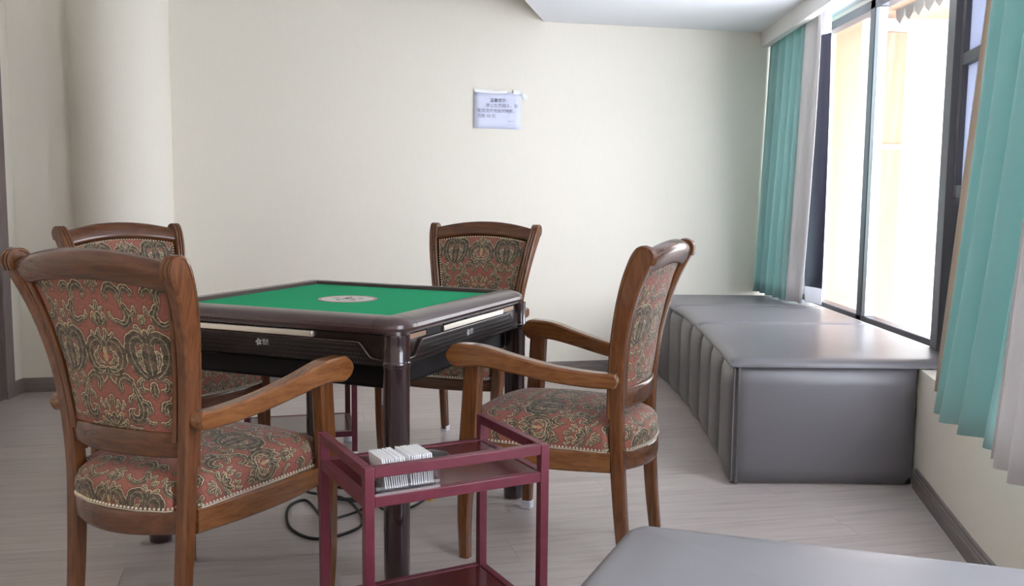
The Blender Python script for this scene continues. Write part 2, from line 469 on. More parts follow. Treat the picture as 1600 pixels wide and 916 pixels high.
# walls
b = MB().prism([(XL-.1, back_y(XL-.1)), (2.05, back_y(2.05)), (2.05, back_y(2.05)+.12), (XL-.1, back_y(XL-.1)+.12)], -.05, CEIL+.1)
struct(b.build('wall_back', M_wall, smooth=0))
b = MB().box((XL-.12, 5.165, -.05), (XL, back_y(XL)+.02, CEIL+.1)); b.box((XL-.12, -.6, 2.12), (XL, 5.165, CEIL+.1)); b.box((XL-.12, -.6, -.05), (XL, 4.12, 2.12))
struct(b.build('wall_left', M_wall, smooth=0))
outer = [(x+.30, y) for x, y in RW]
b = MB().prism(RW + outer[::-1], -.05, .48)
struct(b.build('wall_right', M_wall, smooth=0))
b = MB().prism([(x+.19, y) for x, y in RW] + [(x+.34, y) for x, y in RW][::-1], 2.20, CEIL+.1)
struct(b.build('wall_right', M_wall, smooth=0)).name = 'wall_right_upper'
struct(MB().box((XL-.12, -.72, -.05), (1.4, -.60, CEIL+.1)).build('wall_near', M_wall, smooth=0))
i0 = [(x, y) for x, y in RW if y < .35] + [(1.075, .35)]
struct(MB().prism(i0 + [(x+.30, y) for x, y in i0[::-1]], .47, 2.22).build('wall_right', M_wall, smooth=0)).name = 'wall_right_blocker'  # unseen solid piece over the near windows, added to cut their light
# round column half sunk in the back wall
b = MB().lathe([(.268, -.01), (.268, CEIL)], (-2.235, back_y(-2.235)), 64)
struct(b.build('wall_column', M_wall, smooth=60))
# ceiling: higher slab, and the lowered soffit beside the windows
struct(MB().box((XL-.1, -.6, CEIL), (2.3, 6.6, CEIL+.1)).build('ceiling', M_ceil, smooth=0))
e0, e1 = (.173, 5.905), (.055, 5.31)
dx, dy = (e0[0]-e1[0])/(e0[1]-e1[1]), 0
sx = lambda y: e1[0] + dx*(y - e1[1])
b = MB().prism([(sx(-.6), -.6), (1.5,-.6)] + [(x+.2, y) for x, y in RW[1:-1]] + [(1.9, 6.34), (sx(5.95), 5.95)], SOFF, CEIL+.02)
struct(b.build('ceiling_soffit', M_ceil, smooth=0))
# pelmet board and curtain rail behind it
def pel_x(y): return interp([-.6, 1.2, 2.2, 3.0, 3.8, 4.745, 6.28], [.82, 1.02, 1.19, 1.33, 1.47, 1.57, 1.615], y)
ys = np.linspace(-.5, 6.27, 30)
b = MB().prism([(pel_x(y), y) for y in ys] + [(pel_x(y)+.045, y) for y in ys[::-1]], PEL, SOFF+.01)
struct(b.build('trim_1', M_pelmet, smooth=30))
b = MB().prism([(pel_x(y)+.085, y) for y in ys] + [(pel_x(y)+.115, y) for y in ys[::-1]], SOFF-.028, SOFF)
struct(b.build('trim_2', mat('white_curtain_rail', (.6,.6,.56), .4), smooth=30))
# skirting boards
def skirting(name, pts, nrm):
    b = MB(); prof = [(0, 0), (.014, 0), (.014, .05), (.011, .054), (.011, .062), (.007, .066), (.007, .078), (0, .082)]
    rings = []
    for (x, y), (nx, ny) in zip(pts, nrm): rings.append([(x + nx*d, y + ny*d, z) for d, z in prof])
    b.loft(rings); return struct(b.build(name, M_base, smooth=30))
nb = Vector((.226, -1)).normalized()
skirting('baseboard_back', [(-1.97, back_y(-1.97)), (.93, back_y(.93))], [nb, nb])
skirting('baseboard_back_left', [(XL+.0, back_y(XL)), (-2.50, back_y(-2.50))], [nb, nb])
skirting('baseboard_left', [(XL, 5.17), (XL, back_y(XL))], [(1, 0), (1, 0)])
nr = []
for i in range(len(RW)):
    a, c = RW[max(i-1, 0)], RW[min(i+1, len(RW)-1)]; t = Vector((c[0]-a[0], c[1]-a[1])).normalized(); nr.append((-t.y, t.x))
seg = RW[:6]; skirting('baseboard_right', seg, nr[:6])
# door and its casing on the left wall
dr = MB().box((XL-.07, 4.18, 0), (XL-.035, 5.075, 2.06)).build('door_1', M_door, bevel=.003); struct(dr)
MB().box((XL-.034, 5.055, .40), (XL-.03, 5.073, .56)).build('latch_plate', M_handle, dr, bevel=.001)
cs = MB(); cs.box((XL-.10, 5.08, 0), (XL+.018, 5.165, 2.13)); cs.box((XL-.10, 4.10, 2.06), (XL+.018, 5.08, 2.13)); cs.box((XL-.10, 4.10, 0), (XL+.018, 4.18, 2.06))
struct(cs.build('trim_3', M_door, bevel=.004))

struct(MB().prism([(1.87, 6.10), (2.05, 6.10), (2.05, 6.36), (1.87, 6.36)], .47, 2.25).build('wall_window_end', M_wall, smooth=0))
# windows: main bank parallel to the bench, then a bank that turns with the near wall
WX0 = 1.872
win = MB(); zt, zb = 2.19, .50
win.box((WX0, 4.98, zb), (WX0+.07, 5.05, zt))                      # mullion
win.box((WX0, 4.08, zt-.05), (WX0+.07, 6.10, zt)); win.box((WX0, 4.08, zb), (WX0+.07, 6.10, zb+.03)); win.box((WX0, 6.05, zb), (WX0+.07, 6.10, zt))
wo = struct(win.build('window_1', M_frame, bevel=.004))
MB().box((WX0+.002, 4.935, zb+.03), (WX0+.05, 4.979, zt-.05)).build('sash_edge', M_alu, wo, bevel=.003)
for y0, y1 in ((4.08, 4.98), (5.05, 6.05)):
    MB().box((WX0+.03, y0, zb+.03), (WX0+.036, y1, zt-.05)).build('pane', M_glass, wo, smooth=0)
# corner post and near bank
nd = Vector((-.19, -.98)).normalized(); nn = Vector((.98, -.19)).normalized()   # along the near bank, outward
PO = Vector((1.862, 4.06))
def nw(s, o): p = PO + nd*s + nn*o; return (p.x, p.y)
def nbox(mb, s0, s1, o0, o1, z0, z1): return mb.prism([nw(s0, o0), nw(s1, o0), nw(s1, o1), nw(s0, o1)], z0, z1)
w2 = MB(); nbox(w2, -.02, .10, -.02, .10, .50, 2.20)
w2.box((WX0-.004, 4.03, .50), (WX0+.10, 4.10, 2.20))
nbox(w2, .10, 4.6, .03, .09, 2.14, 2.20); nbox(w2, .10, 4.6, .03, .09, .50, .54)
for s in (.9, 1.8, 2.7, 3.6): nbox(w2, s, s+.06, .03, .09, .54, 2.14)
w2 = struct(w2.build('window_2', M_frame, bevel=.004))
for s0, s1 in ((.96,1.8), (1.86,2.7), (2.76,3.6)): nbox(MB(), s0, s1, .055, .061, .54, 2.14).build('pane', M_glass, w2, smooth=0)
nbox(MB(), .10, .90, .055, .061, .54, 1.16).build('spandrel_panel', mat('grey_spandrel', (.20,.20,.22), .5), w2, smooth=0)
# casement sash with frosted panes
sash = MB()
for s0, s1, z0, z1 in ((.12,.17,1.16,2.13), (.84,.89,1.16,2.13), (.17,.84,1.16,1.215), (.17,.84,1.70,1.75), (.17,.84,2.09,2.13)): nbox(sash, s0, s1, .0, .05, z0, z1)
sash = sash.build('casement_sash', M_frame, w2, bevel=.003)
for z0, z1 in ((1.215,1.70), (1.75,2.09)): nbox(MB(), .17, .84, .022, .028, z0, z1).build('frosted_pane', M_frost, sash, smooth=0)

# ------------------------------------------------------------------ outside
b = MB().box((2.9, 6.2, -2), (3.1, 9.5, 2.6)); b.box((3.1, 6.2, -2), (3.2, 6.6, 2.6))
g = thing('neighbouring_facade', 'peach and white rendered wall seen through the window', 'wall', (0,0,0))
MB().box((2.12, 6.55, -1.5), (2.38, 6.95, 2.40)).build('pier', M_peach, g, bevel=.01)
MB().box((2.45, 6.9, -1.5), (6.5, 7.1, 2.6)).build('render_panel', M_ext, g, smooth=0)
MB().box((2.6, 6.72, -1.5), (2.76, 6.90, 2.32)).build('pilaster', M_peach, g, bevel=.01)
MB().box((2.57, 6.70, 1.50), (2.79, 6.90, 1.535)).build('band', M_ext, g, bevel=.005)
MB().box((2.12, 4.4, 2.44), (3.3, 7.1, 2.54)).build('eaves_soffit', M_peach, g, smooth=0)
aw = MB(); n = 14
for i in range(n):
    y0 = 6.6 - i*.15; x0 = 2.62; q = [(y0, 2.44), (y0-.148, 2.44), (y0-.135, 2.375), (y0-.075, 2.335), (y0-.015, 2.375)]
    aw.add([(x0, *p_) for p_ in q] + [(x0+.01, *p_) for p_ in q], [(0,1,2,3,4), (9,8,7,6,5), (0,5,6,1), (1,6,7,2), (2,7,8,3), (3,8,9,4), (4,9,5,0)])
aw.build('scalloped_valance', M_awn, g, smooth=0)

# ------------------------------------------------------------------ armchair
SZ = [0, .15, .30, .45, .60, .72, .82, .90, .96, .985]
SY = [-.305, -.288, -.276, -.268, -.270, -.281, -.300, -.323, -.348, -.361]
SX = [.182, .182, .184, .188, .199, .214, .231, .245, .255, .258]
SD = [.036, .040, .043, .044, .044, .046, .050, .056, .060, .058]
def s_y(z): return interp(SZ, SY, z)
def s_x(z): return interp(SZ, SX, z)
def ring_rect(c, nrm, hx, hn, ch=.006, side=Vector((1,0,0))):
    ch = min(ch, hx*.6, hn*.6)
    q = [(-hx, -hn+ch), (-hx, hn-ch), (-hx+ch, hn), (hx-ch, hn), (hx, hn-ch), (hx, -hn+ch), (hx-ch, -hn), (-hx+ch, -hn)]
    return [Vector(c) + side*a + nrm*b_ for a, b_ in q]
def sweep(path, hx, hn, caps=(0, 0), side=Vector((1,0,0))):
    """path of points; hx / hn half sizes; caps: rounded ends (radius = half depth)"""
    P = [Vector(p) for p in path]; rings = []
    T = [(P[min(i+1, len(P)-1)] - P[max(i-1, 0)]).normalized() for i in range(len(P))]
    Nn = [side.cross(t).normalized() for t in T]
    if caps[0]:
        for k in range(5, 0, -1):
            a = k/5*PI/2*.97; rings.append(ring_rect(P[0] - T[0]*hn[0]*math.sin(a)*caps[0], Nn[0], hx[0], hn[0]*math.cos(a), side=side))
    for i in range(len(P)): rings.append(ring_rect(P[i], Nn[i], hx[i], hn[i], side=side))
    if caps[1]:
        for k in range(1, 6):
            a = k/5*PI/2*.97; rings.append(ring_rect(P[-1] + T[-1]*hn[-1]*math.sin(a)*caps[1], Nn[-1], hx[-1], hn[-1]*math.cos(a), side=side))
    return rings
BOW = .024
def make_chair(label):
    t = thing('armchair', label, 'chair', (0,0,0), 0, 'carved armchairs around the table')
    for s in (-1, 1):
        ctl = cr([(SX[i], SY[i], SZ[i], SD[i]) for i in range(len(SZ))], 4)
        path = [(s*p[0], p[1], p[2]) for p in ctl]; hn = [p[3]/2 for p in ctl]; hx = [interp([0,.3,1], [.016,.0175,.018], p[2]) for p in ctl]
        path[0] = (path[0][0], path[0][1], 0.0)
        MB().loft(sweep(path, hx, hn, (0, 1))).build('back_post', WV, t, 35)
        # three reeds down the front of the post and over its scroll
        rd = MB()
        P = [Vector(p) for p in path]
        T = [(P[min(i+1, len(P)-1)] - P[max(i-1, 0)]).normalized() for i in range(len(P))]
        for k in (-1, 0, 1):
            q = []
            for i in range(len(P)):
                if P[i].z < .47: continue
                nrm = Vector((1,0,0)).cross(T[i]).normalized(); f = 1 if nrm.y > 0 else -1
                q.append(P[i] + nrm*f*hn[i] + Vector((k*.0125, 0, 0)))
            nrm = Vector((1,0,0)).cross(T[-1]).normalized(); f = 1 if nrm.y > 0 else -1
            for a in np.linspace(0, PI, 9)[1:]:
                q.append(P[-1] + T[-1]*hn[-1]*math.sin(a) + nrm*f*hn[-1]*math.cos(a) + Vector((k*.0125, 0, 0)))
            q.append(q[-1] - T[-1]*.008)
            rd.tube(q, .0058, 6)
        rd.build('reeding', WV, t, 60)
        # front leg running up into the arm post
        ctl = cr([(.262,.205,0), (.268,.205,.15), (.274,.190,.33), (.275,.180,.48), (.274,.172,.645)], 5)
        path = [(s*p[0], p[1], p[2]) for p in ctl]
        hn = [interp([0,.2,.36,.64], [.017,.022,.030,.028], p[2]) for p in ctl]; hx = [interp([0,.36,.64], [.016,.021,.020], p[2]) for p in ctl]
        lg = MB().loft(sweep(path, hx, hn)).build('front_leg', WV, t, 35)
        if s > 0: MB().box((s*.262-.0185, .205-.0195, 0), (s*.262+.0185, .205+.0195, .030)).build('foot_cap', M_cap, lg, bevel=.003)
        # arm
        ctl = cr([(.236,-.272,.612,.023), (.242,-.20,.612,.024), (.262,-.09,.624,.025), (.285,.03,.648,.027), (.300,.13,.668,.032), (.306,.205,.667,.036)], 5)
        path = [(s*p[0], p[1], p[2]) for p in ctl]; hn = [p[3] for p in ctl]; hx = [interp([-.28,-.1,.2], [.020,.022,.026], p[1]) for p in ctl]
        MB().loft(sweep(path, hx, hn, (.55, 1))).build('armrest', WY, t, 35)
        # side seat rail, lower edge scooped
        p = cr([(.196,-.255,.352,.033), (.222,-.10,.349,.033), (.245,.04,.352,.031), (.262,.165,.360,.026)], 5)
        sd = Vector((1, -.13*0, 0))
        MB().loft(sweep([(s*a[0], a[1], a[2]) for a in p], [.014]*len(p), [a[3] for a in p])).build('seat_rail', WY, t, 35)
        # inner frame strip beside the panel
        zz = np.linspace(.555, .945, 12)
        MB().loft(sweep([(s*(s_x(z)-.026), s_y(z)-.008, z) for z in zz], [.007]*12, [.015]*12)).build('panel_moulding', WV, t, 35)
        # rear foot cap
        if s > 0: MB().box((s*.182-.0175, -.305-.0195, 0), (s*.182+.0175, -.305+.0195, .026)).build('foot_cap', M_cap, t, bevel=.003)
    # bowed rails
    def rail(name, hw, y0, bow, z0, arch, hz, hy, m, tilt=0, ends=.8):
        us = np.linspace(-1, 1, 17); rings = []
        for u in us:
            k = 1 - u*u; c = Vector((u*hw, y0 - bow*k, z0 + arch*k)); h = hz*(ends + (1-ends)*k)
            A_ = Vector((0, -math.sin(tilt), math.cos(tilt))); B_ = Vector((0, math.cos(tilt), math.sin(tilt)))
            q = []
            for a in np.linspace(0, 2*PI, 16, endpoint=False):
                ex = math.copysign(abs(math.cos(a))**.55, math.cos(a)); ey = math.copysign(abs(math.sin(a))**.55, math.sin(a))
                q.append(c + B_*hy*ex + A_*h*ey)
            rings.append(q)
        return MB().loft(rings).build(name, m, t, 50)
    rail('crest_rail', .241, s_y(.955)-.004, .030, .962, .028, .037, .024, WX, R(26), .92)
    rail('lower_back_rail', .178, s_y(.545), .034, .545, 0, .033, .013, WX, R(2), 1)
    rail('rear_seat_rail', .172, -.278, .050, .354, -.004, .032, .014, WX, 0, 1)
    rail('front_seat_rail', .258, .192, -.030, .356, -.003, .028, .014, WX, 0, 1)
    # upholstered back panel: front and back faces
    def surf(u, vv, off):
        zc = .565 + vv*(.935 - .565); z = zc + .022*(1-u*u)*vv
        hw = s_x(zc) - .030
        puff = .010*(1-u**4)*(1-(2*vv-1)**4)
        return Vector((u*hw, s_y(zc) - BOW*(1-u*u)*.95 + off*(1 + puff/abs(off)) , z))
    nu, nv = 18, 16
    for nm, off in (('back_panel', -.010), ('back_upholstery', .014)):
        vs, fs, uvs = [], [], []
        for j in range(nv+1):
            for i in range(nu+1):
                p = surf(-1+2*i/nu, j/nv, off); vs.append(p); uvs.append((p.x/TW + .5, (p.z - (.767 if off < 0 else .885))/TH + .5))
        # rim back to the middle plane gives it depth
        for j in range(nv):
            for i in range(nu):
                a = j*(nu+1)+i; fs.append((a, a+1, a+nu+2, a+nu+1))
        edge = [i for i in range(nu+1)] + [(j)*(nu+1)+nu for j in range(1, nv+1)] + [nv*(nu+1)+i for i in range(nu-1, -1, -1)] + [j*(nu+1) for j in range(nv-1, 0, -1)]
        base = len(vs)
        for e in edge:
            p = vs[e] - Vector((0, off*.95, 0)); vs.append(p); uvs.append((uvs[e][0] + .02, uvs[e][1]))
        for k in range(len(edge)):
            k2 = (k+1) % len(edge); fs.append((edge[k], edge[k2], base+k2, base+k))
        mb = MB(); mb.add(vs, fs, uvs); po = mb.build(nm, M_fabric, t, 60)
        if off > 0:
            bd = MB(); ol = [vs[e] for e in edge]; ol.append(ol[0])
            beads(bd, ol, .012, .0042, Vector((0, .003, 0)))
            bo = bd.build('bead_trim', M_bead, po, 0, recalc=False); bo['kind'] = 'stuff'
    # seat cushion
    half = [(0,.250), (.10,.246), (.20,.236), (.238,.222), (.247,.195), (.243,.12), (.232,0), (.220,-.12), (.212,-.225), (.208,-.240), (.170,-.243), (.160,-.250), (.160,-.292), (.150,-.303), (.08,-.326), (0,-.334)]
    outl = half + [(-x_, y_) for x_, y_ in half[-2:0:-1]]
    fine = []
    for i in range(len(outl)):
        a, c = outl[i], outl[(i+1) % len(outl)]; d = math.hypot(c[0]-a[0], c[1]-a[1]); k = max(1, int(d/.022))
        for q in range(k): fine.append((a[0]+(c[0]-a[0])*q/k, a[1]+(c[1]-a[1])*q/k))
    fine = np.array(fine); cen = np.array([0, -.03])
    ell = []
    for p in fine:                                          # smooth target without notches
        a = math.atan2(p[1]-cen[1], p[0]); ell.append((.235*math.copysign(abs(math.cos(a))**.75, math.cos(a)), cen[1] + (.27 if p[1] > cen[1] else .275)*math.copysign(abs(math.sin(a))**.75, math.sin(a))))
    ell = np.array(ell)
    rings = []; uvr = []
    for sc, z, bl, ext in ((1.0,.384,0,.10), (1.012,.405,0,.075), (1.012,.428,0,.05), (.985,.446,.05,.03), (.945,.459,.2,.015), (.87,.472,.5,0), (.72,.484,.9,0), (.5,.493,1,0), (.25,.498,1,0), (.04,.499,1,0)):
        base = fine*(1-bl) + ell*bl
        q = cen + (base - cen)*sc; rings.append([(p[0], p[1], z) for p in q])
        d = (fine - cen); d /= np.linalg.norm(d, axis=1)[:, None]
        for p, e in zip(q, d): uvr.append(((p[0] + e[0]*ext)/TW + .5, (p[1] + e[1]*ext)/TH + .55))
    mb = MB(); mb.loft(rings, cap=True)
    for i, q in enumerate(uvr): mb.uv[i] = q
    cu = mb.build('seat_cushion', M_fabric, t, 70)
    bd = MB(); ol = [Vector((p[0], p[1], .389)) for p in cen + (fine-cen)*1.012]; ol.append(ol[0]); beads(bd, ol, .0115, .0046, Vector((0,0,0)))
    ol2 = [Vector((p[0], p[1], .3835)) for p in cen + (fine-cen)*1.010]; ol2.append(ol2[0]); bd.tube(ol2, .0020, 5)
    bo = bd.build('nail_trim', M_nail, cu, 0, recalc=False); bo['kind'] = 'stuff'
    # seat deck under the cushion
    MB().prism([(-.235,.19), (.235,.19), (.19,-.25), (-.19,-.25)], .345, .383).build('seat_base', M_sub, t, 0)
    return t
def beads(mb, line, step, r, off):
    acc = 0
    for a, c in zip(line[:-1], line[1:]):
        d = (c-a).length; s_ = acc
        while s_ < d:
            mb.octa(a + (c-a)*(s_/d) + off, r); s_ += step
        acc = s_ - d
POSES = [(-.854, 2.551, 65.8, 'carved wooden armchair nearest on the left, turned with its back to us'),
         (.150, 3.062, 156.8, 'carved wooden armchair seen from its side, between the green table and grey bench'),
         (-.254, 4.160, 250.3, 'carved wooden armchair facing us behind the right end of the green table'),
         (-1.345, 3.705, -35.2, 'carved wooden armchair by the round column, mostly hidden behind the nearest armchair')]
ch0 = make_chair(POSES[0][3])
for i, (x, y, a, lab) in enumerate(POSES):
    c = ch0 if i == 0 else copy_tree(ch0)
    c.location = (x, y, 0); c.rotation_euler = (0, 0, R(a - 90)); c['label'] = lab
for ch in [o for o in ch0.children_recursive if o.name.startswith('foot_cap')]: bpy.data.objects.remove(ch)

# ------------------------------------------------------------------ mahjong table
tb = thing('mahjong_table', 'square dark mahjong table topped with green baize', 'table', (-.5758, 3.2583, 0), 1.1769)
ZT = .79
MB().box((-.402,-.402,ZT-.02), (.402,.402,ZT)).build('playing_surface', M_felt, tb, 0)
def rr(d, z, rc=.42, k=7):
    """one rounded-square ring at distance d from the centre: 4 corners x k points"""
    out = []
    for q in range(4):
        a0 = q*PI/2; l = min(d, rc)
        for i in range(k):
            a = a0 + i/(k-1)*PI/2; r_ = max(0, d - rc)
            out.append((math.copysign(l, math.cos(a0+PI/4)) + r_*math.cos(a), math.copysign(l, math.sin(a0+PI/4)) + r_*math.sin(a), z))
    return out
PROF = [(.400,.770), (.400,.800), (.404,.8035), (.430,.804), (.455,.801), (.475,.794), (.485,.784), (.487,.774), (.484,.766), (.470,.764), (.470,.756), (.400,.756)]
K = 7
rings = [rr(d, z) for d, z in PROF]
for q in range(4):
    # corner cap, then the straight rail to the next corner; a hairline seam between them
    idx = [q*K + i for i in range(K)]
    b = MB(); sec = []
    for i in idx: sec.append([rings[j][i] for j in range(len(PROF))])
    first, last = sec[0], sec[-1]
    ext = .03
    d0 = Vector((math.cos(q*PI/2 - PI/2), math.sin(q*PI/2 - PI/2), 0)); d1 = Vector((math.cos(q*PI/2 + PI), math.sin(q*PI/2 + PI), 0))
    sec = [[Vector(p) + d0*ext*(1 if PROF[j][0] > .42 else .3) for j, p in enumerate(first)]] + sec + [[Vector(p) + d1*ext*(1 if PROF[j][0] > .42 else .3) for j, p in enumerate(last)]]
    b.loft(sec); b.build('corner_cap', M_rail, tb, 30)
    i1 = q*K + K - 1; i2 = ((q+1) % 4)*K
    b = MB(); A1 = [Vector(rings[j][i1]) + d1*(ext+.0015)*(1 if PROF[j][0] > .42 else .3) for j in range(len(PROF))]
    dd = Vector((math.cos(q*PI/2 + PI), math.sin(q*PI/2 + PI), 0))
    A2 = [Vector(rings[j][i2]) - dd*(ext+.0015)*(1 if PROF[j][0] > .42 else .3) for j in range(len(PROF))]
    b.loft([A1, A2]); b.build('rail', M_rail, tb, 30)
MB().loft([rr(.455, .757, .40), rr(.455, .66, .40), rr(.44, .655, .40)]).build('body', M_panel, tb, 30)
ub = MB().box((-.425,-.425,.585), (.425,.425,.66)).build('underbody', M_body, tb, bevel=.012)
MB().box((-.25,-.25,.555), (.25,.25,.586)).build('machine_tray', M_body, tb, bevel=.01)
def to_mesh_text(body, size, name, m, parent, bold=0, align='LEFT'):
    cu = bpy.data.curves.new(name, 'FONT'); cu.body = body; cu.size = size; cu.align_x = align; cu.offset = bold; cu.extrude = .0002; cu.resolution_u = 3
    o = bpy.data.objects.new(name, cu); COL.objects.link(o)
    bpy.context.view_layer.update()
    me = bpy.data.meshes.new_from_object(o.evaluated_get(bpy.context.evaluated_depsgraph_get()))
    bpy.data.objects.remove(o); me.name = name; me.materials.clear(); me.materials.append(m)
    ob = bpy.data.objects.new(name, me); COL.objects.link(ob); ob.parent = parent
    return ob
for q in range(4):
    # a side panel built on the face y = -.46 (x along the side), then turned; x runs left to right from outside
    rot = Matrix.Rotation(q*PI/2, 4, 'Z')
    def pl(poly, y0, y1):                                    # polygon in (x, z) extruded in y
        n = len(poly); b = MB()
        b.add([rot @ Vector((p[0], y0, p[1])) for p in poly] + [rot @ Vector((p[0], y1, p[1])) for p in poly],
              [tuple(range(n)), tuple(range(n, 2*n))[::-1]] + [(i, (i+1) % n, n+(i+1) % n, n+i) for i in range(n)])
        return b
    sp = pl([(-.415,.662), (.415,.662), (.415,.754), (-.415,.754)], -.466, -.450).build('side_panel', M_panel, tb, bevel=.003)
    b0, b1 = (-.195, .272) if q == 0 else (-.24, .18)        # the drawer bar sits a little off centre
    if q == 0:
        pl([(-.41,.736), (-.30,.736), (-.30,.751), (-.41,.751)], -.4685, -.460).build('slot_strip', M_bronze, sp, bevel=.001)
        pl([(.272,.736), (.39,.736), (.39,.751), (.272,.751)], -.4685, -.460).build('slot_strip', M_bronze, sp, bevel=.001)
    pl([(-.30,.732), (b0-.004,.732), (b0-.004,.756), (-.30,.756)], -.470, -.460).build('slot_gap', M_body, sp, bevel=.001)
    pl([(b0,.734), (b1,.734), (b1,.752), (b0,.752)], -.478, -.462).build('drawer_bar', M_chrome, sp, bevel=.002)
    pl([(-.03,.752), (.07,.752), (.07,.7565), (-.03,.7565)], -.474, -.466).build('finger_notch', M_body, sp, 0)
    trap = [(-.415,.664), (.415,.664), (.415,.682), (.385,.684), (.375,.688), (.345,.722), (.335,.729), (-.335,.729), (-.345,.722), (-.375,.688), (-.385,.684), (-.415,.682)]
    il = pl(trap, -.4735, -.464).build('inlay', M_inlay, sp, bevel=.0015)
    # raised border along the stepped upper edge
    e = [Vector((p[0], -.4735, p[1])) for p in (trap[2:] )]
    bd = MB().tube([rot @ p for p in e], .0022, 5); bd.build('inlay_border', M_rail, il, 60)
    dots = MB()
    for iz in range(5):
        for ix in range(-46, 47):
            xx = ix*.0085 + (iz % 2)*.00425; zz = .669 + iz*.0128
            if abs(xx) > (.40 if zz < .68 else .415 - (zz-.64)*.95): continue
            c = rot @ Vector((xx, -.4735, zz)); n = rot @ Vector((0,-1,0)); tx = rot @ Vector((1,0,0))
            dots.add([c + tx*.0036, c + Vector((0,0,.0052)), c - tx*.0036, c - Vector((0,0,.0052)), c + n*.0016], [(0,1,4), (1,2,4), (2,3,4), (3,0,4)])
    dt = dots.build('embossed_dots', M_inlay, il, 0, recalc=False); dt['kind'] = 'stuff'
    # emblem: leaf whorl, two characters over a word
    em = MB()
    for k in range(5):
        a = k*2*PI/5 + .4; c = Vector((math.cos(a)*.0065, math.sin(a)*.0065))
        pts = []
        for j in range(9):
            b_ = 2*PI*j/9; u_, v_ = math.cos(b_)*.0062, math.sin(b_)*.0034; r_ = a + .7
            pts.append((c.x + u_*math.cos(r_) - v_*math.sin(r_), c.y + u_*math.sin(r_) + v_*math.cos(r_)))
        em.add([rot @ Vector((p[0]-.016, -.4754, p[1]+.706)) for p in pts], [tuple(range(9))])
    em.build('emblem', M_print, il, 0, recalc=False)
    tx = to_mesh_text('雀友', .0125, 'emblem_lettering', M_print, il, .0002)
    tx.matrix_parent_inverse = Matrix.Identity(4); tx.matrix_local = rot @ Matrix.Translation((-.003, -.4758, .7065)) @ Matrix.Rotation(PI/2, 4, 'X')
    tx = to_mesh_text('TREYO', .0072, 'emblem_lettering', M_print, il, .0001)
    tx.matrix_local = rot @ Matrix.Translation((-.0025, -.4758, .6985)) @ Matrix.Rotation(PI/2, 4, 'X')
for sx_, sy_ in ((-1,-1), (1,-1), (1,1), (-1,1)):
    lp = [(.030,0), (.036,.004), (.037,.03), (.0385,.05), (.0390,.30), (.0390,.655), (.040,.657), (.0405,.662), (.0405,.682), (.0395,.685), (.0395,.742), (.040,.745), (.040,.757)]
    lg = MB().lathe(lp, (sx_*.450, sy_*.450), 28).build('leg', M_leg, tb, 40)
    MB().lathe([(.0402,.664), (.0430,.668), (.0430,.676), (.0402,.680)], (sx_*.450, sy_*.450), 28).build('collar', M_leg, lg, 40)
    br = MB(); c = Vector((sx_*.40, sy_*.40, 0))
    br.prism([(c.x-.03*sx_, c.y), (c.x, c.y-.03*sy_), (c.x+.018*sx_, c.y+.018*sy_)], .53, .585)
    br.build('corner_bracket', M_handle, lg, 0)
# centre disc with its printed ring and marks
dz = ZT + .0006
ds = MB().lathe([(.1,ZT-.004), (.1,dz), (0.0001,dz)], (0,0), 48).build('centre_disc', M_disc, tb, 0)
MB().lathe([(.1035,ZT-.003), (.1035,dz+.0006), (.093,dz+.0008), (.0925,ZT-.003)], (0,0), 48).build('disc_ring', M_ringred, ds, 40)
def flat(parts, name, m, z, par):
    b = MB()
    for poly in parts: b.add([(p[0], p[1], z) for p in poly], [tuple(range(len(poly)))])
    return b.build(name, m, par, 0, recalc=False)
def blob(cx, cy, rx, ry, a=0, n=12): return [(cx + rx*math.cos(t)*math.cos(a) - ry*math.sin(t)*math.sin(a), cy + rx*math.cos(t)*math.sin(a) + ry*math.sin(t)*math.cos(a)) for t in [2*PI*i/n for i in range(n)]]
flat([blob(.045*math.cos(R(a)), .045*math.sin(R(a)), .012, .007, R(a+30)) for a in (20, 95, 165, 235, 300)], 'disc_mark', M_mark, dz+.0012, ds)
flat([blob(.008*math.cos(R(a)) , .008*math.sin(R(a)), .026, .0055, R(a)) for a in (40, 160, 280)], 'disc_emblem', M_markb, dz+.0015, ds)

# power cable dropping from the table and coiled on the floor
cb = thing('power_cable', 'black power cable looped loosely on the floor under the table', 'cable', (0,0,0))
p = cr([(-.665,3.12,.60), (-.668,3.12,.45), (-.66,3.12,.25), (-.66,3.14,.06), (-.68,3.25,.006), (-.77,3.42,.006), (-.815,3.34,.006), (-.765,3.14,.006), (-.66,3.03,.006), (-.56,3.08,.006), (-.52,3.20,.006),
        (-.62,3.42,.012), (-.78,3.50,.012), (-.80,3.58,.012), (-.66,3.60,.012), (-.56,3.50,.006), (-.60,3.40,.020), (-.72,3.42,.020), (-.70,3.54,.020), (-.56,3.46,.020), (-.46,3.32,.008), (-.38,3.34,.006), (-.33,3.43,.006), (-.30,3.55,.006)], 8)
MB().tube([Vector(q) for q in p], .0055, 6).build('cord', M_cable, cb, 60)
p = cr([(-.650,3.125,.60), (-.652,3.125,.45), (-.642,3.13,.25), (-.635,3.15,.05), (-.60,3.25,.006), (-.53,3.36,.012), (-.62,3.50,.028), (-.72,3.48,.028), (-.66,3.38,.028), (-.52,3.40,.012), (-.44,3.52,.006)], 8)
MB().tube([Vector(q) for q in p], .0045, 6).build('second_cord', M_cable, cb, 60)
MB().lathe([(.014,0), (.016,.004), (.011,.016), (.004,.020)], (-.305,3.455), 10).build('yellow_tag', M_yel, cb)

